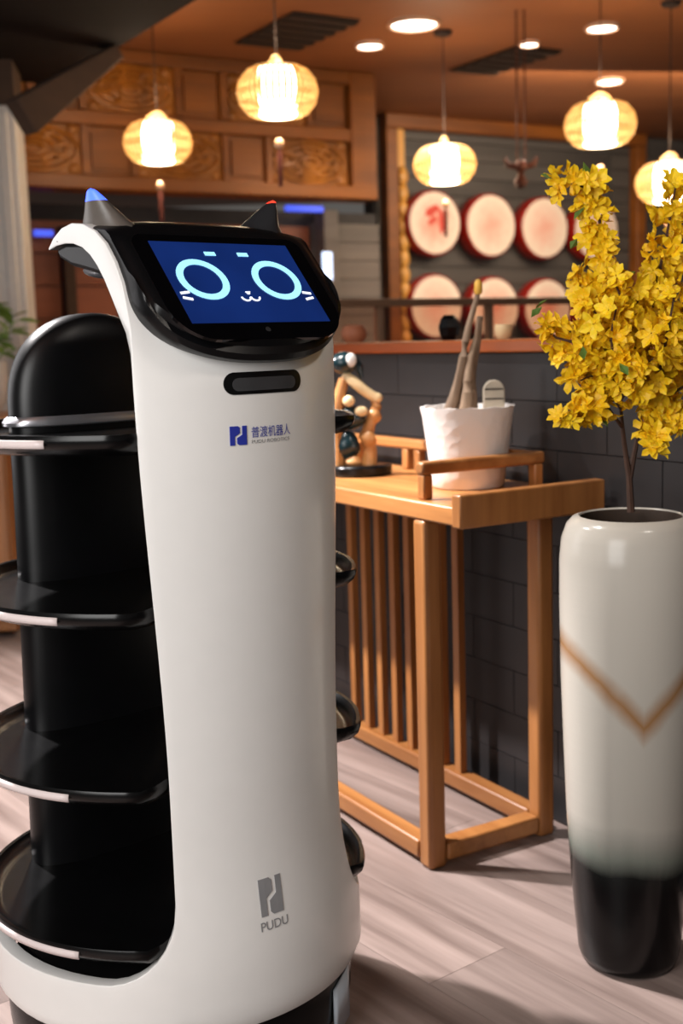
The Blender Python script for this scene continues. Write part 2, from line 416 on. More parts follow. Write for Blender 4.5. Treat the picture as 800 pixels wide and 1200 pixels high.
# glazed booth screen between the partition and the drums
SP = at(530, 354, 4.6); SP.z = 0
zr = at(530, 354, 4.6).z
bs = thing('booth_screen', 'low glass booth screen with a brown timber top rail before the drums', 'screen', SP, TH)
sx0 = (onpl(300, 360, SP, nB) - SP).dot(eB); sx1 = (onpl(790, 360, SP, nB) - SP).dot(eB)
MB().box(sx0, sx1, -.03, .03, zr - .014, zr + .014).build('top_rail', m_brail, bs, bevel=.004)
MB().box(sx0, sx1, -.04, .04, 0, 1.03).build('kick_panel', m_redwood, bs, bevel=.004)
tg = NT('tinted booth glass'); tg.b.inputs['Base Color'].default_value = lin((214, 188, 172)); tg.b.inputs['Transmission Weight'].default_value = 1
tg.b.inputs['Roughness'].default_value = .03; tg.b.inputs['IOR'].default_value = 1.1
nzg = tg.add('ShaderNodeTexNoise', Scale=3.0); tg.link(nzg.outputs[0], tg.b.inputs['Coat Weight'])
npn = 4; wpn = (sx1 - sx0) / npn
for k in range(npn): MB().box(sx0 + k * wpn + .02, sx0 + (k + 1) * wpn - .02, -.004, .004, 1.032, zr - .015).build('glass_pane', tg.m, bs)
for k in range(npn + 1): MB().box(sx0 + k * wpn - .011, sx0 + k * wpn + .011, -.02, .02, 1.03, zr - .014).build('post', m_brail, bs, bevel=.003)

# ================================================================== CEILING FITTINGS
m_glow = mat_emit('downlight glow', (255, 240, 225), 9)
m_rim = mat_plain('downlight rim', (190, 150, 120), .4)
def downlight(px, py, rad, label, e):
    p = atz(px, py, CZ)
    d = thing('downlight', label, 'ceiling light', (p.x, p.y, CZ), 0, 'round ceiling downlights')
    MB().lathe([(rad * 1.18, -.001), (rad * 1.18, -.012), (rad * 1.02, -.016), (rad * 1.0, -.004)], 28, cap0=False, cap1=False).build('rim', m_rim, d, True)
    MB().lathe([(rad, -.003), (rad * .9, -.010), (.001, -.011)], 28, cap0=False).build('lens', m_glow, d, True)
    l = bpy.data.lights.new('downlight_beam', 'SPOT'); l.energy = e; l.color = (1, .84, .66); l.spot_size = R_(120); l.spot_blend = .7; l.shadow_soft_size = rad
    lo = bpy.data.objects.new('downlight_beam', l); C.objects.link(lo); lo.location = (p.x, p.y, CZ - .03)
downlight(433, 52, .062, 'small round downlight beside the dark vent, leftmost of the ceiling', 60)
downlight(485, 27, .105, 'largest pale round downlight near the top of the picture', 60)
downlight(620, 50, .045, 'small round downlight by the hanging cords', 26)
downlight(705, 31, .07, 'bright oval downlight at the upper right of the ceiling', 60)
downlight(714, 94, .072, 'bright round downlight directly above the right lantern', 60)
m_vent = mat_plain('dark vent', (36, 24, 18), .6)
for px, py, hw, hd, lab in ((346, 36, .17, .30, 'dark square ceiling vent above the lantern behind the robot head'), (590, 70, .14, .30, 'dark ceiling vent right of the hanging cords')):
    p = atz(px, py, CZ); v = thing('ceiling_vent', lab, 'vent', (p.x, p.y, CZ - .012), TH, 'dark ceiling vents')
    MB().box(-hw, hw, -hd, hd, .004, .010).build('backing', m_vent, v)
    for k in range(6): MB().box(-hw, hw, -hd + (k + .2) * hd / 3, -hd + (k + .75) * hd / 3, -.006, .003).build('slat', m_vent, v)

# lanterns
m_paper = mat_emit('lantern paper', (255, 244, 222), 9)
m_bamboo = mat_plain('woven bamboo', (236, 204, 150), .55, var=.15)
_nt = m_bamboo.node_tree; _tr = _nt.nodes.new('ShaderNodeBsdfTranslucent'); _tr.inputs[0].default_value = lin((248, 224, 176)); _mx = _nt.nodes.new('ShaderNodeMixShader'); _mx.inputs[0].default_value = .4
_nt.links.new(_nt.nodes['Principled BSDF'].outputs[0], _mx.inputs[1]); _nt.links.new(_tr.outputs[0], _mx.inputs[2]); _nt.links.new(_mx.outputs[0], _nt.nodes['Material Output'].inputs[0])
m_cord = mat_plain('dark cord', (40, 24, 18), .8)
m_bead = mat_plain('pale bead', (228, 178, 140), .4)
m_tassel = mat_plain('dark red tassel', (92, 34, 22), .8)
def lantern_parts(W_, H_):
    rx, rz_ = W_ / 2, H_ / 2
    cage = MB(); N = 40
    for k in range(N):
        a = 2 * math.pi * k / N; v = []; fs = []
        for i in range(13):
            t = -1.12 + 2.24 * i / 12
            r = rx * (.28 + .72 * math.cos(t) ** .9 if abs(t) < 1.5 else .28); zz = rz_ * math.sin(t) / math.sin(1.12)
            dw_ = .62 * math.pi * r / N
            for s_ in (-1, 1):
                for q in (0, .002): v.append(((r - q) * math.cos(a) - s_ * dw_ * math.sin(a), (r - q) * math.sin(a) + s_ * dw_ * math.cos(a), zz))
        for i in range(12):
            b = i * 4; fs += [(b, b + 2, b + 6, b + 4), (b + 1, b + 5, b + 7, b + 3), (b, b + 4, b + 5, b + 1), (b + 2, b + 3, b + 7, b + 6)]
        cage.add(v, fs)
    for i in range(5):
        t = -.9 + i * .45; r = rx * (.28 + .72 * math.cos(t) ** .9) + .001; zz = rz_ * math.sin(t) / math.sin(1.12)
        cage.tube([(r * math.cos(2 * math.pi * k / 36), r * math.sin(2 * math.pi * k / 36), zz) for k in range(37)], .0022, 5)
    cg = cage.mesh('cage', m_bamboo, True)
    rr = rx * .46; hz = rz_ * 1.03
    sh = MB().lathe([(rr * .9, -hz), (rr, -hz * .92), (rr, hz * .92), (rr * .9, hz)], 32).mesh('shade', m_paper, True)
    hd = MB(); hd.tube([(rx * .26 * math.cos(t), 0, rz_ + .004 + .034 * math.sin(t)) for t in [math.pi * k / 14 for k in range(15)]], .010, 8)
    hd.tube([(-rx * .3, .004, rz_ + .012), (0, .012, rz_ + .03), (rx * .3, 0, rz_ + .022)], .009, 8)
    hm = hd.mesh('handle', m_bamboo, True)
    return cg, sh, hm
LW, LH = .30, .172
cg, shm, hm = lantern_parts(LW, LH)
tas = MB().tube([(0, 0, -.20), (0, 0, -.225), (0, 0, -.34)], [.003, .011, .008], 8).mesh('tassel', m_tassel, True)
bead = MB().blob((0, 0, 0), (.018, .018, .02), 8, 12).mesh('bead', m_bead, True)
def lantern(px, py, wpx, label):
    dep = LW * FPX / wpx; p = EYE + ray(px, py) * dep
    t = thing('pendant_lantern', label, 'lantern', p, random.uniform(0, 3), 'woven bamboo pendant lanterns')
    inst('cage', cg, t); inst('shade', shm, t); inst('handle', hm, t); inst('bead', bead, t, (0, 0, -.185)); inst('tassel', tas, t)
    top = CZ - p.z
    MB().tube([(0, 0, LH / 2 + .04), (0, 0, top)], .003, 6).build('cord', m_cord, t)
    MB().lathe([(.045, top - .004), (.04, top - .02), (.008, top - .03)], 20).build('ceiling_rose', m_cord, t, True)
    for zz in (-.16, .2):
        l = bpy.data.lights.new('lantern_glow', 'POINT'); l.energy = 3.5; l.color = (1, .78, .52); l.shadow_soft_size = .06
        lo = bpy.data.objects.new('lantern_glow', l); C.objects.link(lo); lo.location = p + Vector((0, 0, zz))
lantern(185, 167, 80, 'glowing bamboo lantern above the blue-lit robot ear, leftmost of all')
lantern(325, 108, 95, 'largest glowing bamboo lantern, hanging highest above the red-lit robot ear')
lantern(521, 193, 73, 'smallest glowing bamboo lantern, above the leftmost upper drum')
lantern(703, 146, 83, 'glowing bamboo lantern right above the top flowers')
lantern(784, 214, 78, 'glowing bamboo lantern cut by the right edge, half behind flowers')

# hanging bronze ornament on two cords
oc = at(610, 195, 5.6)
hg = thing('hanging_ornament', 'small bronze ornament hanging on two long cords from the ceiling', 'ornament', oc, 0)
m_bronze = mat_plain('aged bronze', (78, 38, 22), .4, metal=.5, var=.2)
MB().tube([(-.016, 0, .02), (-.016, 0, CZ - oc.z)], .004, 6).build('cord', m_bronze, hg)
MB().tube([(.020, 0, .02), (.020, 0, CZ - oc.z)], .004, 6).build('cord', m_bronze, hg)
MB().tube([(-.075, 0, .04), (-.055, 0, .005), (-.02, 0, .0), (.02, 0, 0), (.055, 0, .005), (.075, 0, .04)], [.006, .014, .016, .016, .014, .006], 8).blob((0, 0, 0), (.03, .025, .03)).build('crossbar', m_bronze, hg, True)
MB().lathe([(.004, -.10), (.026, -.085), (.03, -.065), (.016, -.045), (.012, -.02)], 14).build('bell', m_bronze, hg, True)

# ================================================================== LEFT EDGE: cabinet, planter
cp = at(-62, 600, 4.55)
cb = thing('side_cabinet', 'light orange wood cabinet at the left edge behind the robot', 'cabinet', (cp.x, cp.y, 0), R_(6))
ctop = at(10, 488, 4.4).z
MB().box(-.27, .27, -.2, .2, .02, ctop - .03).build('body', m_oakz, cb, bevel=.006)
MB().box(-.285, .285, -.215, .215, ctop - .03, ctop).build('top', m_oak, cb, bevel=.004)
for sx in (-.135, .135):
    dd = MB().box(sx - .125, sx + .125, -.212, -.2, .06, ctop - .05).build('door', m_oakz, cb, bevel=.004)
    MB().box(sx + (-.1 if sx > 0 else .085), sx + (-.085 if sx > 0 else .1), -.226, -.212, .34, .46).build('handle', m_bronze, dd)
pp = thing('potted_plant', 'leafy green plant in a white pot on the cabinet at the left edge', 'plant', (cp.x + .17, cp.y - .02, ctop), 0)
MB().lathe([(.06, 0), (.085, .05), (.10, .14), (.102, .2), (.088, .2), (.08, .15)], 28, cap1=False).build('pot', m_plaster, pp, True)
MB().lathe([(.086, .17), (.001, .175)], 24, cap0=False).build('soil', m_vent, pp)
m_leaf = mat_plain('fresh green leaf', (112, 146, 58), .45, var=.3)
lf = MB().add([(0, 0, 0), (.022, .03, .004), (-.022, .03, .004), (.024, .06, .002), (-.024, .06, .002), (0, .1, -.012), (0, .03, -.003), (0, .06, -.005)],
              [(0, 1, 6), (0, 6, 2), (1, 3, 7, 6), (6, 7, 4, 2), (3, 5, 7), (7, 5, 4)]).mesh('leaf', m_leaf, True)
stemm = MB()
for k in range(70):
    a = random.uniform(0, 6.28); r = random.uniform(.02, .15); h = .22 + random.uniform(0, .2)
    tip = (r * math.cos(a), r * math.sin(a), h)
    stemm.tube([(r * .2 * math.cos(a), r * .2 * math.sin(a), .17), (r * .6 * math.cos(a), r * .6 * math.sin(a), .17 + (h - .17) * .7), tip], .003, 5)
    inst('leaf', lf, pp, tip, (random.uniform(-.6, .5), random.uniform(-.4, .4), a - 1.57), (random.uniform(.7, 1.2),) * 3)
stemm.build('stems', m_leaf, pp)

# ================================================================== CONSOLE TABLE
tb_ = thing('console_table', 'honey oak console table with slatted back against the dark tile wall', 'table', T0, TR)
ZT = .753; LEN = 1.32; TD = .285
# local y = -w
MB().box(-.118, LEN, -.325, .02, ZT - .036, ZT).build('tabletop', m_oak, tb_, bevel=.004)
MB().box(-.147, -.118, -.33, .026, ZT - .038, ZT + .026).build('end_board', m_oakz, tb_, bevel=.004)
for l in (0, 1.15):
    for w_ in (0, TD):
        MB().box(l - .021, l + .021, -w_ - .021, -w_ + .021, .0, ZT - .036).build('leg', m_oakz, tb_, bevel=.009, seg=3)
for w_ in (0, TD): MB().box(.023, 1.127, -w_ - .021, -w_ + .021, .012, .05).build('bottom_rail', m_oak, tb_, bevel=.005)
for l in (0, 1.15): MB().box(l - .021, l + .021, -TD + .023, -.023, .012, .05).build('bottom_rail', m_oak, tb_, bevel=.005)
slm = MB().box(-.011, .011, -.009, .009, .05, ZT - .036).mesh('slat', m_oakz)
for k in range(8): inst('slat', slm, tb_, (.29 + k * .067, -TD, 0))
# gallery: cross rail near the right end and a rail along the back
GZ = ZT + .062
MB().box(-.002, .026, -.30, .008, GZ - .013, GZ + .013).build('gallery_rail', m_oak, tb_, bevel=.006)
MB().box(.026, 1.15, -.30, -.276, GZ - .012, GZ + .012).build('gallery_rail', m_oak, tb_, bevel=.006)
for l, y in ((.012, -.006), (.012, -.285), (.2, -.288), (.44, -.288), (.49, -.288), (.72, -.288), (.95, -.288)):
    MB().box(l - .012, l + .012, y - .011, y + .011, ZT, GZ - .012).build('gallery_post', m_oakz, tb_, bevel=.004)

# white pot with twisted stems
pz = TW(.118, .19, ZT)
t = NT('white plaster pot'); vo = t.add('ShaderNodeTexVoronoi', Scale=45.0); nz = t.add('ShaderNodeTexNoise', Scale=30.0, Detail=4.0)
t.link(t.coords(), vo.inputs['Vector']); t.link(t.coords(), nz.inputs['Vector'])
ad = t.add('ShaderNodeMath', _operation='ADD'); t.link(vo.outputs[0], ad.inputs[0]); t.link(nz.outputs[0], ad.inputs[1])
t.b.inputs['Base Color'].default_value = lin((232, 226, 222)); t.b.inputs['Roughness'].default_value = .6; t.bump(ad.outputs[0], .35, .004)
pot = thing('plant_pot', 'crinkled white tapered pot with dry twisted stems on the console table', 'plant pot', pz, 0)
pm_ = MB().lathe([(.070, 0), (.076, .004), (.079, .03), (.0865, .09), (.0945, .150), (.098, .166), (.0985, .170), (.092, .170), (.087, .155), (.085, .145)], 44, cap1=False)
for i in range(len(pm_.v)):
    x, y, z = pm_.v[i]; q = 1 + .003 * math.sin(i * 7.3) + .002 * math.sin(i * 3.1); pm_.v[i] = (x * q, y * q, z + (.0012 * math.sin(i * 1.7) if z > .16 else 0))
pm_.build('pot', t.m, pot, True, angle=70)
MB().lathe([(.089, .152), (.001, .158)], 30, cap0=False).build('soil', m_plaster, pot)
m_stem = mat_wood('dry stem', (112, 88, 70), (158, 132, 108), 20, 2, .7, 6)
for k, (dx, dy, tw) in enumerate(((-.040, .0, .3), (-.012, -.018, 1.2), (.008, .012, 2.2), (-.02, .02, 3.0))):
    pts = []; rd = []
    for i in range(10):
        q = i / 9; pts.append((dx * (1 - q) ** 1.3 + .004 * math.sin(q * 7 + tw) + .028 * q, dy * (1 - q) + .006 * math.cos(q * 7 + tw), .155 + q * (.20 if k else .265)))
        rd.append(.009 * (1 - q) + .0042)
    MB().tube(pts, rd, 9).build('stem', m_stem, pot, True)
MB().lathe([(.007, .400), (.009, .408), (.008, .424), (.003, .430)], 12, M=Matrix.Translation((.027, .004, 0))).build('stem_bud', mat_plain('yellow bud', (206, 158, 60), .6), pot, True)
mk = MB()
ar = [(-.022, 0), (.022, 0), (.022, .052)] + [(.022 * math.cos(a), .052 + .022 * math.sin(a)) for a in [math.pi * k / 10 for k in range(1, 10)]] + [(-.022, .052)]
mk.prism(ar, -.006, .006, Matrix.Translation((.052, -.03, .150)) @ Matrix.Rotation(R_(90), 4, 'X'))
mo = mk.build('marker', mat_plain('pale stone marker', (178, 166, 148), .7, var=.12), pot, bevel=.002)
for zz in (.205, .185): MB().box(.033, .071, -.0375, -.036, zz - .0015, zz + .0015).build('groove', m_vent, mo)

# carved root figurine on dark stand
fp = TW(.46, .13, ZT)
fg = thing('root_figurine', 'carved root figurine with dark teal and cream patches on a black stand', 'figurine', fp, 0)
m_root = mat_wood('carved root', (150, 92, 44), (204, 150, 92), 20, 2, .4, 3)
m_cream = mat_plain('cream carving', (226, 198, 152), .4, var=.1)
m_teal = mat_plain('dark teal glaze', (16, 38, 44), .2, var=.3)
sb = MB().prism([(.075 * math.cos(a) * (1 + .1 * math.sin(3 * a)), .055 * math.sin(a)) for a in [2 * math.pi * k / 28 for k in range(28)]], 0, .026)
sb.build('stand', m_black, fg, bevel=.006)
MB().tube([(.022, 0, .02), (.028, 0, .06), (.018, .004, .09), (.03, 0, .125), (.044, -.004, .16), (.038, 0, .185)], [.020, .015, .018, .014, .012, .009], 10).blob((.024, -.008, .085), (.017, .015, .02), wob=.1).blob((.040, -.006, .14), (.014, .014, .02), wob=.1).build('root_trunk', m_root, fg, True)
MB().tube([(-.03, 0, .235), (-.005, -.008, .217), (.02, -.006, .195), (.042, -.004, .18)], [.010, .013, .012, .012], 9).blob((.045, -.004, .18), (.014, .012, .012)).blob((-.02, -.018, .175), (.014, .012, .013)).blob((.008, -.016, .15), (.016, .012, .012)).build('cream_branch', m_cream, fg, True)
MB().tube([(-.05, 0, .02), (-.052, 0, .1), (-.045, 0, .17), (-.03, 0, .225)], [.02, .018, .016, .012], 9).blob((-.012, -.008, .032), (.02, .016, .016), wob=.08).build('root_side', m_root, fg, True)
MB().blob((-.028, 0, .262), (.032, .026, .026), wob=.06).tube([(-.01, 0, .27), (.006, 0, .25), (.012, 0, .225)], [.014, .011, .004], 8).build('teal_head', m_teal, fg, True)
MB().blob((-.012, -.02, .268), (.013, .008, .016)).build('white_patch', m_plaster, fg, True)
MB().blob((-.018, 0, .135), (.036, .026, .028), wob=.08).blob((-.026, 0, .07), (.03, .022, .035), wob=.05).build('teal_body', m_teal, fg, True)

# small things on the partition ledge
def on_cap(px):
    nn = nT; p = onpl(px, 400, TW(0, WD + .09), nn); return Vector((p.x, p.y, CAPZ))
o = MB().lathe([(.016, 0), (.024, .012), (.028, .032), (.022, .052), (.014, .062), (.010, .056), (.008, .02)], 7, cap1=False).build('black_cup', m_black, loc=on_cap(526)); tag(o, 'small black cup on the ledge left of the twisted stems', 'cup')
o = MB().lathe([(.012, 0), (.018, .008), (.021, .024), (.02, .034), (.017, .034), (.014, .008)], 18, cap1=False).build('cream_cup', m_cream, None, True, loc=on_cap(590)); tag(o, 'small cream cup on the ledge right of the twisted stems', 'cup')
o = MB().lathe([(.022, 0), (.034, .014), (.036, .03), (.028, .046), (.016, .05), (.012, .046)], 20, cap1=True).build('clay_jar', mat_plain('terracotta', (176, 104, 70), .6), None, True, loc=on_cap(415)); tag(o, 'small terracotta jar on the ledge beside the robot head', 'jar')

random.seed(21)
# ================================================================== FLOOR VASE WITH FLOWERS
VC = Vector((.472, 1.928, 0))
vr = rt.copy(); vr.z = 0; vr.normalize()
vz = lambda y: (onpl(738, y, VC, Vector((0, -1, 0)))).z
va = thing('floor_vase', 'tall white glazed floor vase with gold drip line and black foot', 'vase', VC, 0)
t = NT('vase glaze'); tc = t.add('ShaderNodeTexCoord'); sp = t.add('ShaderNodeSeparateXYZ'); t.link(tc.outputs['Object'], sp.inputs[0])
nz = t.add('ShaderNodeTexNoise', Scale=9.0, Detail=4.0); t.link(t.coords((1, 1, .25)), nz.inputs['Vector'])
ma = t.add('ShaderNodeMath', _operation='MULTIPLY_ADD'); ma.inputs[1].default_value = .05; t.link(nz.outputs[0], ma.inputs[0]); t.link(sp.outputs[2], ma.inputs[2])
base = t.ramp(ma.outputs[0], [(.185, lin((4, 4, 6))), (.212, lin((14, 17, 17))), (.243, lin((112, 116, 108))), (.30, lin((170, 165, 156))), (.7, lin((190, 184, 174)))])
ab = t.add('ShaderNodeMath', _operation='ABSOLUTE'); xo = t.add('ShaderNodeMath', _operation='ADD'); xo.inputs[1].default_value = 0.005
t.link(sp.outputs[0], xo.inputs[0]); t.link(xo.outputs[0], ab.inputs[0])
ml = t.add('ShaderNodeMath', _operation='MULTIPLY_ADD'); ml.inputs[1].default_value = -1.05; t.link(ab.outputs[0], ml.inputs[0]); t.link(sp.outputs[2], ml.inputs[2])
sub = t.add('ShaderNodeMath', _operation='SUBTRACT'); sub.inputs[1].default_value = .447; t.link(ml.outputs[0], sub.inputs[0])
n2 = t.add('ShaderNodeTexNoise', Scale=16.0, Detail=3.0); t.link(tc.outputs['Object'], n2.inputs['Vector'])
m3 = t.add('ShaderNodeMath', _operation='MULTIPLY_ADD'); m3.inputs[1].default_value = .02; m3.inputs[2].default_value = -.01; t.link(n2.outputs[0], m3.inputs[0])
s2 = t.add('ShaderNodeMath', _operation='ADD'); t.link(sub.outputs[0], s2.inputs[0]); t.link(m3.outputs[0], s2.inputs[1])
a2 = t.add('ShaderNodeMath', _operation='ABSOLUTE'); t.link(s2.outputs[0], a2.inputs[0])
gm = t.ramp(a2.outputs[0], [(.0, (.85, .85, .85, 1)), (.034, (0, 0, 0, 1))])
mxn = t.add('ShaderNodeMix', _data_type='RGBA'); t.link(gm, mxn.inputs[0]); t.link(base, mxn.inputs[6]); mxn.inputs[7].default_value = lin((140, 90, 22))
t.link(mxn.outputs[2], t.b.inputs['Base Color']); t.b.inputs['Roughness'].default_value = .2; t.b.inputs['Specular IOR Level'].default_value = .3
rg = t.add('ShaderNodeTexNoise', Scale=4.0, Detail=2.0); t.link(t.coords((1, 1, 30)), rg.inputs['Vector']); t.bump(rg.outputs[0], .05, .003)
VH = .772
vprof = [(.070, 0), (.080, .006), (.085, .02), (.091, .08), (.098, .16), (.104, .25), (.109, .37), (.1135, .5), (.1155, .62), (.1155, .70), (.112, .735), (.104, .758), (.094, .769), (.084, .772), (.0815, .7695)]
MB().lathe(vprof, 72, cap1=False).build('vase_body', t.m, va, True, angle=60)
MB().lathe([(.0815, .7695), (.0800, .764), (.084, .74), (.088, .71), (.0885, .70)], 60, cap0=False, cap1=False).build('inner_wall', mat_plain('dark inner wall', (60, 46, 36), .8), va, True)  # inner wall is dark brown below the rim
MB().lathe([(.0885, .70), (.001, .704)], 30, cap0=False).build('soil', m_vent, va)

fpn = thing('flower_tree', 'branching tree with dense yellow blossoms standing in the floor vase', 'flowers', VC + Vector((0, 0, .70)), 0)
m_bark = mat_plain('dark twig bark', (70, 46, 34), .7, var=.25, bump=.4)
def mat_petal(name, c1, c2):
    t = NT(name); oi = t.add('ShaderNodeObjectInfo'); nz = t.add('ShaderNodeTexNoise', Scale=60.0); t.link(t.coords(), nz.inputs['Vector'])
    ad = t.add('ShaderNodeMath', _operation='ADD'); t.link(oi.outputs['Random'], ad.inputs[0]); t.link(nz.outputs[0], ad.inputs[1])
    hf = t.add('ShaderNodeMath', _operation='MULTIPLY'); hf.inputs[1].default_value = .5; t.link(ad.outputs[0], hf.inputs[0])
    t.link(t.ramp(hf.outputs[0], [(.15, lin(c1)), (.85, lin(c2))]), t.b.inputs['Base Color']); t.b.inputs['Roughness'].default_value = .55
    t.b.inputs['Subsurface Weight'].default_value = .15; t.b.inputs['Subsurface Radius'].default_value = (.01, .006, .001); t.b.inputs['Subsurface Scale'].default_value = .5
    return t.m
m_petal = mat_petal('yellow petal', (236, 184, 4), (255, 218, 30))
m_gleaf = mat_plain('green leaflet', (96, 128, 52), .5, var=.3)
def flower_geo(mb, M, sc=1.0, n=5, cup=.5):
    sc = sc * .94
    for k in range(n):
        a = 2 * math.pi * k / n + .2 * math.sin(k * 5); ca_, sa_ = math.cos(a), math.sin(a)
        pts = []
        for (r, w_, h) in ((.001, .0015, 0), (.008, .0055, .004 * cup), (.014, .0062, .010 * cup), (.021, .001, .010 * cup)):
            pts += [(r * ca_ - w_ * sa_, r * sa_ + w_ * ca_, h + .0015), (r * ca_ + w_ * sa_, r * sa_ - w_ * ca_, h + .0015)]
            if w_ > .003: pts.append((r * ca_, r * sa_, h - .001))
        idx = [(0, 2, 4, 1), (2, 5, 7, 4), (4, 7, 6, 3), (0, 4, 2), (1, 3, 4), (5, 8, 7), (7, 8, 9), (7, 9, 6)]
        # rows: 0,1 | 2,3,4 | 5,6,7 | 8,9
        idx = [(0, 2, 4), (0, 4, 1), (1, 4, 3), (2, 5, 7, 4), (4, 7, 6, 3), (5, 8, 7), (7, 8, 9), (7, 9, 6)]
        mb.add([tuple(Vector(p) * sc) for p in pts], idx, M)
FC = VC + Vector((0, 0, .70))
def fp3(px, py, dY): return at(px, py, VC.y + dY) - FC
branches = [
 ([(739, 600, 0), (737, 560, 0), (731, 520, -.005), (726, 470, -.015)], .0065, None, 0),
 ([(737, 560, 0), (745, 520, .01), (752, 480, .02)], .006, None, 0),
 ([(726, 470, -.015), (716, 390, -.03), (707, 320, -.03), (702, 255, -.03), (690, 222, -.03), (668, 212, -.03), (650, 208, -.03)], .004, .34, .020),
 ([(726, 470, -.015), (702, 420, -.05), (676, 402, -.06), (652, 396, -.06), (634, 382, -.06)], .0035, .30, .018),
 ([(728, 500, -.01), (712, 478, -.05), (690, 480, -.08), (668, 484, -.09), (655, 490, -.1)], .003, .42, .014),
 ([(752, 480, .02), (760, 400, .0), (770, 330, -.02), (782, 270, -.02), (792, 215, -.02)], .004, .36, .022),
 ([(752, 480, .02), (785, 420, -.02), (812, 350, -.02), (835, 270, 0), (842, 220, 0)], .004, .25, .026),
 ([(750, 490, .02), (785, 462, -.05), (825, 440, -.06), (870, 420, -.05)], .0035, .2, .026),
 ([(726, 470, -.015), (706, 400, .05), (694, 350, .06), (690, 315, .06)], .0035, .3, .024),
 ([(726, 470, -.015), (732, 400, -.06), (728, 350, -.08), (716, 322, -.08)], .0035, .3, .022),
 ([(752, 480, .02), (748, 410, .06), (755, 350, .08), (765, 320, .1)], .0035, .3, .022),
 ([(752, 480, .02), (772, 440, -.08), (782, 390, -.12), (790, 345, -.12)], .0035, .3, .026),
 ([(748, 500, .015), (758, 500, -.04), (766, 515, -.07), (766, 530, -.08)], .003, .45, .012),
 ([(726, 470, -.015), (738, 450, -.09), (752, 430, -.13), (765, 420, -.15)], .003, .3, .024),
 ([(728, 480, -.015), (708, 450, -.06), (692, 440, -.08), (680, 446, -.09)], .003, .3, .022),
 ([(726, 470, -.015), (700, 440, .08), (680, 425, .10), (660, 418, .1)], .003, .35, .016),
 ([(752, 480, .02), (780, 455, .1), (812, 400, .14), (840, 380, .15)], .0035, .25, .03),
 ([(752, 480, .02), (790, 490, .03), (820, 500, .03), (850, 480, .02)], .003, .3, .02),
 ([(726, 470, -.015), (718, 430, -.1), (716, 390, -.12), (722, 360, -.13)], .003, .35, .024),
 ([(752, 480, .02), (770, 470, -.02), (784, 490, -.05), (790, 500, -.05)], .003, .45, .014),
 ([(726, 470, -.015), (706, 440, -.02), (690, 420, -.03), (672, 432, -.04)], .003, .3, .026),
 ([(726, 470, -.015), (714, 400, -.05), (700, 370, -.06), (686, 352, -.06)], .003, .35, .022),
 ([(752, 480, .02), (745, 420, -.04), (740, 380, -.06), (748, 350, -.06)], .003, .3, .024),
]
bmb = MB(); twig = MB(); spots = []
for pts, r, start, spread in branches:
    P_ = [fp3(*q) for q in pts]
    (bmb if start is None else twig).tube(P_, [r * (1 - .6 * i / (len(P_) - 1)) for i in range(len(P_))], 7)
    if start is None: continue
    # resample
    L_ = [0]
    for i in range(1, len(P_)): L_.append(L_[-1] + (P_[i] - P_[i - 1]).length)
    tot = L_[-1]; n = int(tot * (1 - start) / .0040) + 3
    for k in range(n):
        d = tot * (start + (1 - start) * k / (n - 1))
        for i in range(1, len(P_)):
            if d <= L_[i] + 1e-9:
                q = (d - L_[i - 1]) / (L_[i] - L_[i - 1]); p = P_[i - 1].lerp(P_[i], q); break
        taper = 1.0 if k < n - 4 else .55
        rv = Vector((random.gauss(0, 1), random.gauss(0, 1), random.gauss(0, 1))).normalized() * spread * taper * random.uniform(.4, 1.35)
        spots.append((p + rv, rv, p))
bmb.build('trunk', m_bark, fpn, True); twig.build('branches', m_bark, fpn, True)
fms = []
for n, cup in ((5, .6), (4, .2), (5, 1.3), (6, .9)):
    mb = MB(); flower_geo(mb, None, 1, n, cup); fms.append(mb.mesh('blossom', m_petal))
random.shuffle(spots)
spots.sort(key=lambda s: (s[0] + FC).y + random.uniform(-.05, .05))
stuff = MB()
for k, (p, rv, p0_) in enumerate(spots):
    dirn = (rv.normalized() + Vector((random.gauss(0, .35), random.gauss(-.35, .35), random.gauss(0, .35)))).normalized()
    q = dirn.to_track_quat('Z', 'Y'); s_ = random.uniform(.85, 1.2)
    if k < 300:
        o = inst('blossom', fms[k % 4], fpn, p); o.rotation_euler = (q.to_matrix() @ Matrix.Rotation(random.uniform(0, 6.3), 3, 'Z')).to_euler(); o.scale = (s_,) * 3
    else:
        flower_geo(stuff, Matrix.Translation(p) @ q.to_matrix().to_4x4() @ Matrix.Rotation(random.uniform(0, 6.3), 4, 'Z'), s_, 5, random.uniform(.2, 1.2))
o = stuff.build('blossom_mass', m_petal, fpn); tag(o, kind='stuff')
glm = MB().add([(0, 0, 0), (.006, .010, .003), (-.006, .010, .003), (0, .026, 0), (0, .011, -.001)], [(0, 1, 4), (0, 4, 2), (1, 3, 4), (4, 3, 2)]).mesh('leaf', m_gleaf, True)
for px, py, dY in ((646, 210, -.04), (688, 208, -.05), (672, 258, -.04), (627, 362, -.06), (622, 372, -.06), (684, 422, -.1), (744, 318, -.1), (690, 214, -.05), (736, 440, -.16), (668, 292, -.04), (712, 500, -.09)):
    inst('leaf', glm, fpn, fp3(px, py, dY), (random.uniform(-.5, .9), random.uniform(-.5, .5), random.uniform(0, 6.3)), (1.1,) * 3)

# ================================================================== SERVING ROBOT
RX0, RY0, YAW = -.275, 1.79, R_(41)
rob = thing('serving_robot', 'white cat-eared serving robot with blue smiling face screen and black trays', 'robot', (RX0, RY0, 0), YAW - math.pi / 2)
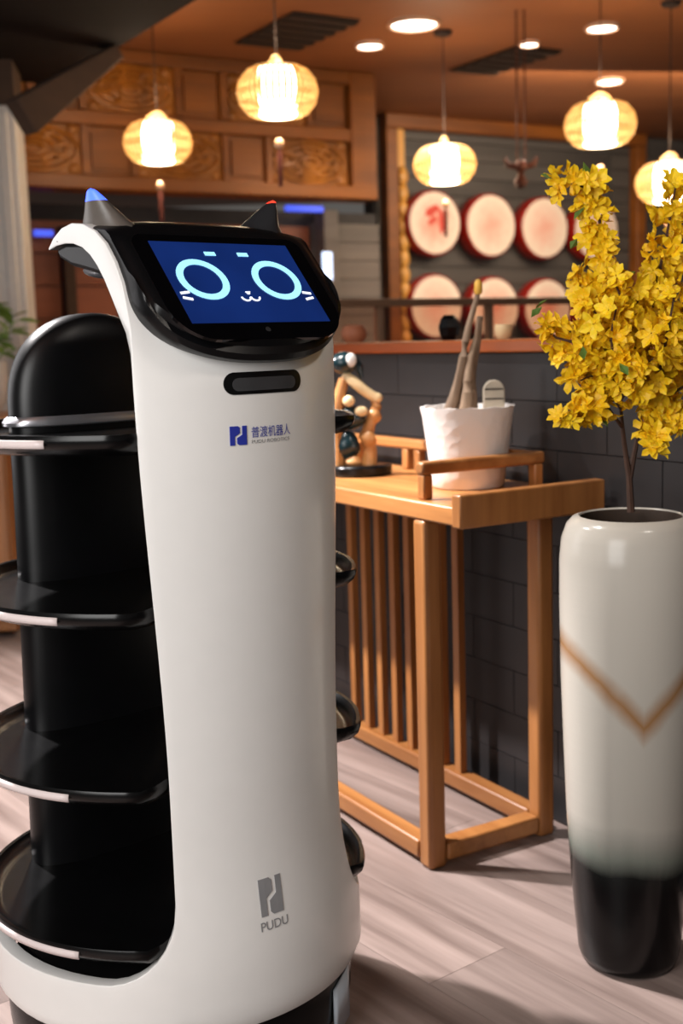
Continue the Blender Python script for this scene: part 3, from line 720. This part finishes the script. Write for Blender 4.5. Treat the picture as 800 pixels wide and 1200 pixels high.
# robot coordinates (a forward, b toward the left of the picture, z up); local y = -b
def L(a, b, z): return (a, -b, z)
def sstep(x, a, b): q = max(0, min(1, (x - a) / (b - a))); return q * q * (3 - 2 * q)
def r_sh(z): return .286 - .018 * sstep(z, .19, .40) + .008 * sstep(z, .5, 1.0)
def al_sh(z): return R_(33.5 + .6 * 0 + 4.0 * sstep(z, .45, 1.05))
ZO, RC = .211, .105      # bottom of the side openings, their corner radius
ZJ = ZO + RC
NC = 24
def front_pt(u, z):
    r = r_sh(z); al_ = al_sh(z); return r * math.cos(al_ * u), r * math.sin(al_ * u)
# --- outer shell: full ring at the foot, front panel, hood curling back
v = []; fs = []; wt = []
def addv(p, w_=.6): v.append(p); wt.append(w_); return len(v) - 1
phis = [al_sh(0) * (-1 + 2 * k / NC) for k in range(NC + 1)]
side = [al_sh(0) + d for d in (0.012, .03, .06, .10, .15, .20, .26, .33, .40)]
a = .5 + al_sh(0)
while a < 2 * math.pi - al_sh(0) - .5: side.append(a); a += .1
side += [2 * math.pi - al_sh(0) - d for d in (.40, .33, .26, .20, .15, .10, .06, .03, .012)]
allphi = phis + side
ZB = .128; NR = 9
def top_of(k):
    ph = allphi[k]
    if k <= NC: return ZJ
    d = min(ph - al_sh(0), 2 * math.pi - al_sh(0) - ph) * .28
    return ZO + RC - math.sqrt(max(0, RC ** 2 - (RC - d) ** 2)) if d < RC else ZO
grid = []
for k, ph in enumerate(allphi):
    zt2 = top_of(k); col = []
    for i in range(NR + 1):
        z = ZB + (zt2 - ZB) * i / NR; r = r_sh(z)
        if i == 0: r -= .006
        col.append(addv(L(r * math.cos(ph), r * math.sin(ph), z)))
    grid.append(col)
K = len(allphi)
for k in range(K):
    for i in range(NR): fs.append((grid[k][i], grid[(k + 1) % K][i], grid[(k + 1) % K][i + 1], grid[k][i + 1]))
prev = [grid[k][NR] for k in range(NC + 1)]
zs = [.36 + .05 * i for i in range(14)] + [1.035]
for z in zs:
    row = []
    for k in range(NC + 1):
        aa, bb = front_pt(-1 + 2 * k / NC, z); row.append(addv(L(aa, bb, z)))
    for k in range(NC): fs.append((prev[k], prev[k + 1], row[k + 1], row[k]))
    prev = row
ra, rb = front_pt(1, 1.035)
hood = [(ra + .001, 1.06, .046, rb, .62), (ra - .001, 1.09, .030, .167, .75), (.211, 1.12, .016, .167, .9), (.203, 1.148, .008, .167, 1), (.188, 1.175, .004, .167, 1), (.168, 1.199, .003, .167, 1), (.142, 1.217, .003, .166, .95),
        (.112, 1.228, .003, .165, .85), (.080, 1.232, .003, .164, .75), (.050, 1.228, .003, .163, .6), (.024, 1.217, .003, .162, .35), (.006, 1.204, .003, .161, .08)]
for oa, oz, s_, B_, wgt in hood:
    row = []
    for k in range(NC + 1):
        u = -1 + 2 * k / NC; b_ = 1.0
        # the bulge points forward low down and upward on the curl
        f_ = max(0, min(1, (1.20 - oz) / .1)) if oa > .15 else 0
        row.append(addv(L(oa + s_ * (1 - u * u) * f_, B_ * u, oz + s_ * (1 - u * u) * (1 - f_)), wgt))
    for k in range(NC): fs.append((prev[k], prev[k + 1], row[k + 1], row[k]))
    prev = row
me = bpy.data.meshes.new('shell'); me.from_pydata(v, [], fs); me.materials.append(m_white); me.materials.append(m_blackm)
bm = bmesh.new(); bm.from_mesh(me); bmesh.ops.recalc_face_normals(bm, faces=bm.faces)
bm.faces.ensure_lookup_table()
tf = max(bm.faces, key=lambda f_: f_.calc_center_median().x)
if tf.normal.x < 0: bmesh.ops.reverse_faces(bm, faces=bm.faces)
bm.to_mesh(me); bm.free()
me.polygons.foreach_set('use_smooth', [True] * len(me.polygons))
shell = bpy.data.objects.new('shell', me); C.objects.link(shell); shell.parent = rob
vg = shell.vertex_groups.new(name='thick')
for i, w_ in enumerate(wt): vg.add([i], w_, 'REPLACE')
so = shell.modifiers.new('solid', 'SOLIDIFY'); so.thickness = .036; so.offset = -1; so.vertex_group = 'thick'; so.material_offset = 1; so.material_offset_rim = 0; so.use_even_offset = False
bv = shell.modifiers.new('bev', 'BEVEL'); bv.width = .004; bv.segments = 3; bv.limit_method = 'ANGLE'; bv.angle_limit = R_(50)

bpy.context.view_layer.update()
me2 = bpy.data.meshes.new_from_object(shell.evaluated_get(bpy.context.evaluated_depsgraph_get()))
shell.modifiers.clear(); shell.data = me2; me2.name = 'shell'
me2.polygons.foreach_set('use_smooth', [True] * len(me2.polygons)); me2.set_sharp_from_angle(angle=R_(38))
# --- base drum below the shell with side plates
MB().lathe([(.250, .02), (.262, .03), (.268, .06), (.270, .11), (.262, .132), (.2, .135)], 64).build('base', m_black, rob, True)
MB().lathe([(.24, .16), (.252, .19), (.25, .20), (.001, .202)], 56, cap0=True, cap1=False).build('base_deck', m_blackm, rob, True)
m_plate = mat_plain('pale blue grey plate', (188, 196, 206), .25, var=.05)
for a0, a1 in ((R_(22), R_(34)), (R_(-34), R_(-22))):
    pv = MB(); n = 6; vs = []; ff = []
    for i in range(n + 1):
        a = a0 + (a1 - a0) * i / n
        for r, z in ((.2745, .035), (.2745, .105)): vs.append((r * math.cos(a), r * math.sin(a), z + (.012 * (i / n) if z > .1 else 0)))
    for i in range(n): ff.append((i * 2, i * 2 + 2, i * 2 + 3, i * 2 + 1))
    pv.add(vs, ff); o = pv.build('sensor_plate', m_plate, rob, True); sm_ = o.modifiers.new('s', 'SOLIDIFY'); sm_.thickness = .004
m_tyre = mat_plain('grey rubber', (50, 50, 52), .7)
for s_ in (-1, 1):
    MB().lathe([(.04, -.018), (.055, -.014), (.055, .014), (.04, .018)], 24, M=Matrix.Translation((0, s_ * .17, .055)) @ Matrix.Rotation(R_(90), 4, 'X')).build('wheel', m_tyre, rob, True)
for dx in (-.17, .17):
    MB().lathe([(.018, -.012), (.03, -.01), (.03, .01), (.018, .012)], 18, M=Matrix.Translation((dx, 0, .03)) @ Matrix.Rotation(R_(90), 4, 'X')).build('wheel', m_tyre, rob, True)

# --- black rear column with domed top
cv = MB(); NA = 40; vs = []; ff = []
def col_half(z):                      # half width and half depth at height z
    hb = .143 + .012 * (1 - sstep(z, .2, .9)); ha = .050
    zt3, zs3 = 1.122, .965
    if z > zs3:
        q = (z - zs3) / (zt3 - zs3); k = max(0, 1 - q ** 2.6) ** (1 / 2.1); hb *= k; ha *= (.25 + .75 * k) if k > 0 else 0
    return hb, ha
czs = [.19, .3, .5, .7, .85, .95] + [.965 + .157 * (1 - (1 - i / 16) ** 2) for i in range(1, 17)]
for z in czs:
    hb, ha = col_half(z); hb = max(hb, .0005); ha = max(ha, .0005)
    for k in range(NA):
        t_ = 2 * math.pi * k / NA; c_, s_ = math.cos(t_), math.sin(t_)
        x = ha * (abs(c_) ** .75) * (1 if c_ > 0 else -1); y = hb * (abs(s_) ** .75) * (1 if s_ > 0 else -1)
        vs.append((-.18 + x, y, z))
for i in range(len(czs) - 1):
    for k in range(NA): ff.append((i * NA + k, i * NA + (k + 1) % NA, (i + 1) * NA + (k + 1) % NA, (i + 1) * NA + k))
ff.append(tuple(range(NA - 1, -1, -1))); ff.append(tuple(range((len(czs) - 1) * NA, len(czs) * NA)))
cv.add(vs, ff); cv.build('rear_column', mat_plain('rear column black', (9, 9, 11), .36, var=.15, spec=.35), rob, True, angle=60)
# bright trim ledge around the column just above the top tray
tv = []; tf_ = []; prof = [(1.0, .950), (1.05, .952), (1.06, .957), (1.03, .963), (1.0, .966)]
for q, z in prof:
    for k in range(NA):
        t_ = 2 * math.pi * k / NA; c_, s_ = math.cos(t_), math.sin(t_)
        x = (.050 * q + .002) * (abs(c_) ** .75) * (1 if c_ > 0 else -1); y = (.143 * q + .002) * (abs(s_) ** .75) * (1 if s_ > 0 else -1)
        tv.append((-.18 + x, y, z))
for i in range(len(prof) - 1):
    for k in range(NA): tf_.append((i * NA + k, i * NA + (k + 1) % NA, (i + 1) * NA + (k + 1) % NA, (i + 1) * NA + k))
o = MB().add(tv, tf_).build('trim_band', m_chrome, rob, True); tag(o, 'polished bright band around the rear column')

# --- four trays
def tray_r(ph, R):
    d = abs((ph + math.pi) % (2 * math.pi) - math.pi)
    return .246 + (R - .246) * sstep(d, R_(34), R_(40))
def tray(z, R):
    prof = [(.0, -.020), (.86, -.018), (.95, -.012), (.99, -.002), (1.0, .006), (.992, .012), (.975, .011), (.955, -.001), (.90, -.006), (.0, -.006)]
    n = 96; vs = []; ff = []
    for q, h in prof:
        for k in range(n):
            ph = 2 * math.pi * k / n; r = tray_r(ph, R) * q; vs.append((r * math.cos(ph), r * math.sin(ph), h))
    for i in range(len(prof) - 1):
        for k in range(n): ff.append((i * n + k, i * n + (k + 1) % n, (i + 1) * n + (k + 1) % n, (i + 1) * n + k))
    tr_ = MB().add(vs, ff).build('tray', m_black, rob, True, angle=50, loc=(0, 0, z))
    for s_ in (-1, 1):
        sv = []; sf = []; n2 = 24
        for i in range(n2 + 1):
            ph = -s_ * R_(60 + 62 * i / n2)      # local azimuth is minus b
            for r, h in ((R + .0015, -.004), (R + .0025, .0015), (R + .001, .007)): sv.append((r * math.cos(ph), r * math.sin(ph), h))
        for i in range(n2):
            for j in range(2): sf.append((i * 3 + j, i * 3 + 3 + j, i * 3 + 4 + j, i * 3 + 1 + j))
        o = MB().add(sv, sf).build('light_strip', m_strip, tr_, True); ms = o.modifiers.new('s', 'SOLIDIFY'); ms.thickness = .002
for z, R in ((.947, .300), (.717, .296), (.478, .296), (.256, .296)): tray(z, R)

# --- head
hw = .162
SLOPE = .86
def a_v(z): return .230 - (z - 1.1475) * SLOPE
def z_lo(b): return 1.132 - .090 * max(0, 1 - (abs(b) / hw) ** 2.6) ** (1 / 2.2)
def z_hi(b): return 1.222 - .012 * (abs(b) / hw) ** 4
NJ = 22; vs = []; ff = []; NPRO = 0
def head_prof(b):
    zl, zh = z_lo(b), z_hi(b)
    edge = 1 - sstep(abs(b), .145, hw)
    l1, l2 = math.sqrt(max(.0001, .296 ** 2 - b * b)), a_v(zl + .022) + .004
    k_ = 300; aF = -math.log(math.exp(-k_ * (l1 - .25)) + math.exp(-k_ * (l2 - .25))) / k_ + .25
    sa_ = math.sqrt(max(0, .276 ** 2 - b * b))
    P = [(.14, 1.192), (.178, 1.158), (min(sa_, aF) - .03, zl + .006), (aF - .012, zl), (aF - .003, zl + .003), (aF + .001, zl + .011), (aF - .003, zl + .021)]
    z0 = zl + .030
    for i in range(9):
        z = z0 + (zh - .008 - z0) * i / 8; P.append((a_v(z) - .006 * (1 - edge), z))
    P += [(a_v(zh) - .004, zh - .001), (a_v(zh) - .014, zh + .006), (.125, zh + .012), (.085, zh + .014), (.05, zh + .006), (.032, 1.2115), (.05, 1.209), (.10, 1.206)]
    return P
cols = []
for j in range(-NJ, NJ + 1):
    b = hw * math.sin(j / NJ * math.pi / 2); P = head_prof(b); NPRO = len(P)
    for aa, z in P: vs.append(L(aa, b, z))
for j in range(2 * NJ):
    for i in range(NPRO): ff.append((j * NPRO + i, j * NPRO + (i + 1) % NPRO, (j + 1) * NPRO + (i + 1) % NPRO, (j + 1) * NPRO + i))
ff.append(tuple(range(NPRO))); ff.append(tuple(range(2 * NJ * NPRO + NPRO - 1, 2 * NJ * NPRO - 1, -1)))
head = MB().add(vs, ff).build('head', mat_plain('head black plastic', (13, 13, 15), .3, var=.1, spec=.35), rob, True, angle=35)
# rear sensor bump under the hood
rmp = [(.018, 1.203), (.028, 1.190), (.06, 1.177), (.10, 1.169), (.14, 1.160), (.17, 1.145), (.16, 1.185), (.10, 1.205), (.05, 1.209)]
nrm = len(rmp)
rm_ = MB().add([L(a, b, z) for b in (-.157, .157) for a, z in rmp], [tuple(range(nrm)), tuple(range(2 * nrm - 1, nrm - 1, -1))] + [(k, (k + 1) % nrm, nrm + (k + 1) % nrm, nrm + k) for k in range(nrm)]).build('rear_module', m_blackm, rob, bevel=.006, angle=50)
MB().blob(L(.095, .118, 1.171), (.042, .034, .012)).build('rear_camera', mat_plain('grey lens cover', (120, 120, 126), .3), rm_, True)
# ears
def ear(side_, m_light, nm):
    full = [(1.35, -.006), (1.02, .008), (.74, .021), (.52, .035), (.36, .046), (.25, .053), (.18, .0575), (.12, .060), (.01, .062)]
    cut = 4 if side_ > 0 else 6
    prof = full[:cut + 1]; tipp = full[cut:]
    def geo(pr):
        vs = []; ff = []; n = 24
        for q, h in pr:
            for k in range(n):
                t_ = 2 * math.pi * k / n; lean = h / .061
                vs.append(L(.100 + .012 * lean + .058 * q * math.cos(t_), side_ * (.113 + .037 * lean) + side_ * .034 * q * math.sin(t_), 1.212 + h))
        for i in range(len(pr) - 1):
            for k in range(n): ff.append((i * n + k, i * n + (k + 1) % n, (i + 1) * n + (k + 1) % n, (i + 1) * n + k))
        ff.append(tuple(range(n - 1, -1, -1))); ff.append(tuple(range((len(pr) - 1) * n, len(pr) * n)))
        return MB().add(vs, ff)
    e = geo(prof).build('ear', m_ear_lit if side_ > 0 else m_lip, rob, True, angle=60)
    o = geo(tipp).build('ear_light', m_light, e, True, angle=60); tag(o, nm)
ear(1, mat_emit('ear light blue', (62, 92, 255), 2.4), 'glowing blue ear tip')
ear(-1, mat_emit('ear light red', (255, 60, 40), 1.6), 'glowing red ear tip')

# --- face screen on the visor plane: local frame u (toward picture right = -b), v up the slope, n outward
sl = Vector((-SLOPE, 0, 1)).normalized()          # up the slope in (a, b, z)
nn_ = Vector((1, 0, SLOPE)).normalized()
org = Vector((a_v(1.1475), 0, 1.1475))
def SF(u, v_, d): p = org + Vector((0, -u, 0)) + sl * v_ + nn_ * d; return L(p.x, p.y, p.z)
def flat(polys, d0, d1, name, mat, parent):
    mb = MB()
    for poly in polys:
        n = len(poly); vv = [SF(x, y, d0) for x, y in poly] + [SF(x, y, d1) for x, y in poly]
        mb.add(vv, [tuple(range(n, 2 * n))] + [(k, (k + 1) % n, n + (k + 1) % n, n + k) for k in range(n)])
    return mb.build(name, mat, parent)
def rrect(u0, u1, v0, v1, rt_, rb_, n=10):
    pts = []
    for cx, cy, r, a0 in ((u1 - rt_, v1 - rt_, rt_, 0), (u0 + rt_, v1 - rt_, rt_, 90), (u0 + rb_, v0 + rb_, rb_, 180), (u1 - rb_, v0 + rb_, rb_, 270)):
        for k in range(n + 1):
            a = R_(a0 + 90 * k / n); pts.append((cx + r * math.cos(a), cy + r * math.sin(a)))
    return pts
flat([rrect(-.138, .138, -.099, .084, .02, .058)], -.004, .0008, 'visor_glass', m_visor, rob)
t = NT('blue display'); t.b.inputs['Base Color'].default_value = lin((6, 10, 30)); t.b.inputs['Roughness'].default_value = .12
tc = t.add('ShaderNodeTexCoord'); gnz = t.add('ShaderNodeTexNoise', Scale=9.0); t.link(tc.outputs['Object'], gnz.inputs['Vector'])
t.link(t.ramp(gnz.outputs[0], [(.25, lin((18, 42, 104))), (.75, lin((24, 54, 128)))]), t.b.inputs['Emission Color']); t.b.inputs['Emission Strength'].default_value = .72
SW, SH = .113, .071
scr = flat([[(-SW, -SH), (SW, -SH), (SW, SH), (-SW, SH)]], -.004, .0015, 'screen', t.m, rob)
m_face = mat_emit('face light blue', (150, 218, 250), 1.0); m_facew = mat_emit('face white', (238, 244, 255), 1.0)
def ring(cx, cy, ro, ri, n=40, asp=1.0):
    return [[(cx + q * math.cos(a) * 1.0, cy + q * math.sin(a) * asp) for q, a in ((ri, 2 * math.pi * k / n), (ro, 2 * math.pi * k / n), (ro, 2 * math.pi * (k + 1) / n), (ri, 2 * math.pi * (k + 1) / n))] for k in range(n)]
for s_ in (-1, 1): flat(ring(s_ * .0605, .0035, .0385, .0285, asp=.92), .0018, .0026, 'eye_ring', m_face, scr)
def bar(cx, cy, hw_, hh_, rot=0):
    c_, s_ = math.cos(rot), math.sin(rot); return [[(cx + x * c_ - y * s_, cy + x * s_ + y * c_) for x, y in ((-hw_, -hh_), (hw_, -hh_), (hw_, hh_), (-hw_, hh_))]]
for s_ in (-1, 1): flat(bar(s_ * .027, .050, .0085, .0032), .0018, .0026, 'brow', m_face, scr)
for s_ in (-1, 1):
    flat(bar(s_ * .100, -.020, .007, .0018, s_ * -.15), .0018, .0026, 'whisker', m_facew, scr)
    flat(bar(s_ * .100, -.030, .007, .0018, s_ * .22), .0018, .0026, 'whisker', m_facew, scr)
flat([[(-.004, -.018), (.004, -.018), (.0015, -.0225), (-.0015, -.0225)]], .0018, .0026, 'nose', m_facew, scr)
mouth = []
for s_ in (-1, 1):
    for k in range(8):
        a0, a1 = math.pi + math.pi * k / 8, math.pi + math.pi * (k + 1) / 8
        mouth.append([(s_ * .0075 + q * math.cos(a), -.0275 + q * .9 * math.sin(a)) for q, a in ((.0058, a0), (.0082, a0), (.0082, a1), (.0058, a1))])
flat(mouth, .0018, .0026, 'mouth', m_facew, scr)
flat([[(.004 * math.cos(2 * math.pi * k / 14), -.083 + .004 * math.sin(2 * math.pi * k / 14)) for k in range(14)]], -.001, .0012, 'camera_dot', m_lip, rob)

# --- sensor slot and lettering laid on the front panel
def surf(b, z, d):
    r = r_sh(z); return L(math.sqrt(max(0, (r + d) ** 2 - b * b)), b, z)
def onshell(poly_list, d, name, mat, parent=rob):
    mb = MB()
    for poly in poly_list:
        n = len(poly); mb.add([surf(-x, z, d) for x, z in poly] + [surf(-x, z, -.002) for x, z in poly], [tuple(range(n))] + [(k, n + k, n + (k + 1) % n, (k + 1) % n) for k in range(n)])
    return mb.build(name, mat, parent)
def slot(cx, cz, hw_, hh_, d, name, mat, parent=rob):
    polys = []; n = 24
    def hh_at(x):
        e = abs(x) - (hw_ - hh_); return hh_ if e <= 0 else math.sqrt(max(0, hh_ ** 2 - e ** 2))
    for k in range(n):
        x0, x1 = -hw_ * math.cos(math.pi * k / n), -hw_ * math.cos(math.pi * (k + 1) / n)
        h0, h1 = hh_at(x0), hh_at(x1)
        polys.append([(cx + x0, cz - h0 - 1e-5), (cx + x1, cz - h1 - 1e-5), (cx + x1, cz + h1 + 1e-5), (cx + x0, cz + h0 + 1e-5)])
    return onshell(polys, d, name, mat, parent)
sl_o = slot(0, 1.0165, .064, .0145, .0008, 'sensor_slot', m_black)
slot(0, 1.0150, .052, .0085, .0014, 'slot_window', mat_plain('slot window', (60, 60, 62), .2), sl_o)
m_ink = mat_plain('blue ink', (44, 56, 160), .4); m_inkg = mat_plain('grey ink', (140, 140, 142), .4)
def icon(x, z, w_, h):
    q = lambda pts: [(x + px * w_, z + pz_ * h) for px, pz_ in pts]
    return [q([(0, 0), (.28, 0), (.28, 1), (0, 1)]), q([(.28, .84), (.58, .92), (.58, .62), (.28, .46)]), q([(.28, 1), (.46, 1), (.58, .92), (.28, .84)]),
            q([(.74, 0), (1, 0), (1, 1), (.74, 1)]), q([(.42, .08), (.74, .16), (.74, .54), (.42, .38)]), q([(.42, .08), (.54, 0), (.74, 0), (.74, .16)])]
def word(txt, x, z, size, width, name, mat, parent=rob, bold=0):
    cu = bpy.data.curves.new('lettering', 'FONT'); cu.body = txt; cu.size = 1; cu.offset = bold
    tmp = bpy.data.objects.new('lettering_tmp', cu); C.objects.link(tmp)
    bpy.context.view_layer.update()
    m = bpy.data.meshes.new_from_object(tmp.evaluated_get(bpy.context.evaluated_depsgraph_get()))
    bpy.data.objects.remove(tmp); bpy.data.curves.remove(cu)
    if not m.vertices: return None
    xs = [v_.co.x for v_ in m.vertices]; ys = [v_.co.y for v_ in m.vertices]
    sx = width / max(1e-6, max(xs) - min(xs)); sy = size / max(1e-6, max(ys) - min(ys)); x0 = min(xs); y0 = min(ys)
    for v_ in m.vertices:
        px, pz_ = x + (v_.co.x - x0) * sx, z + (v_.co.y - y0) * sy; v_.co = surf(-px, pz_, .0009)
    m.materials.clear(); m.materials.append(mat); m.name = name
    o = bpy.data.objects.new(name, m); C.objects.link(o); o.parent = parent; return o
BX, BZ = -.058, .9385
onshell(icon(BX, BZ - .002, .024, .025), .0009, 'logo_mark', m_ink)
word('普渡机器人', BX + .031, BZ + .0065, .0145, .066, 'lettering', m_ink)
word('PUDU ROBOTICS', BX + .031, BZ - .001, .0045, .064, 'lettering', m_inkg)
onshell(icon(-.043, .282, .036, .052), .0009, 'logo_mark', m_inkg)
word('PUDU', -.046, .262, .0125, .044, 'lettering', m_inkg)
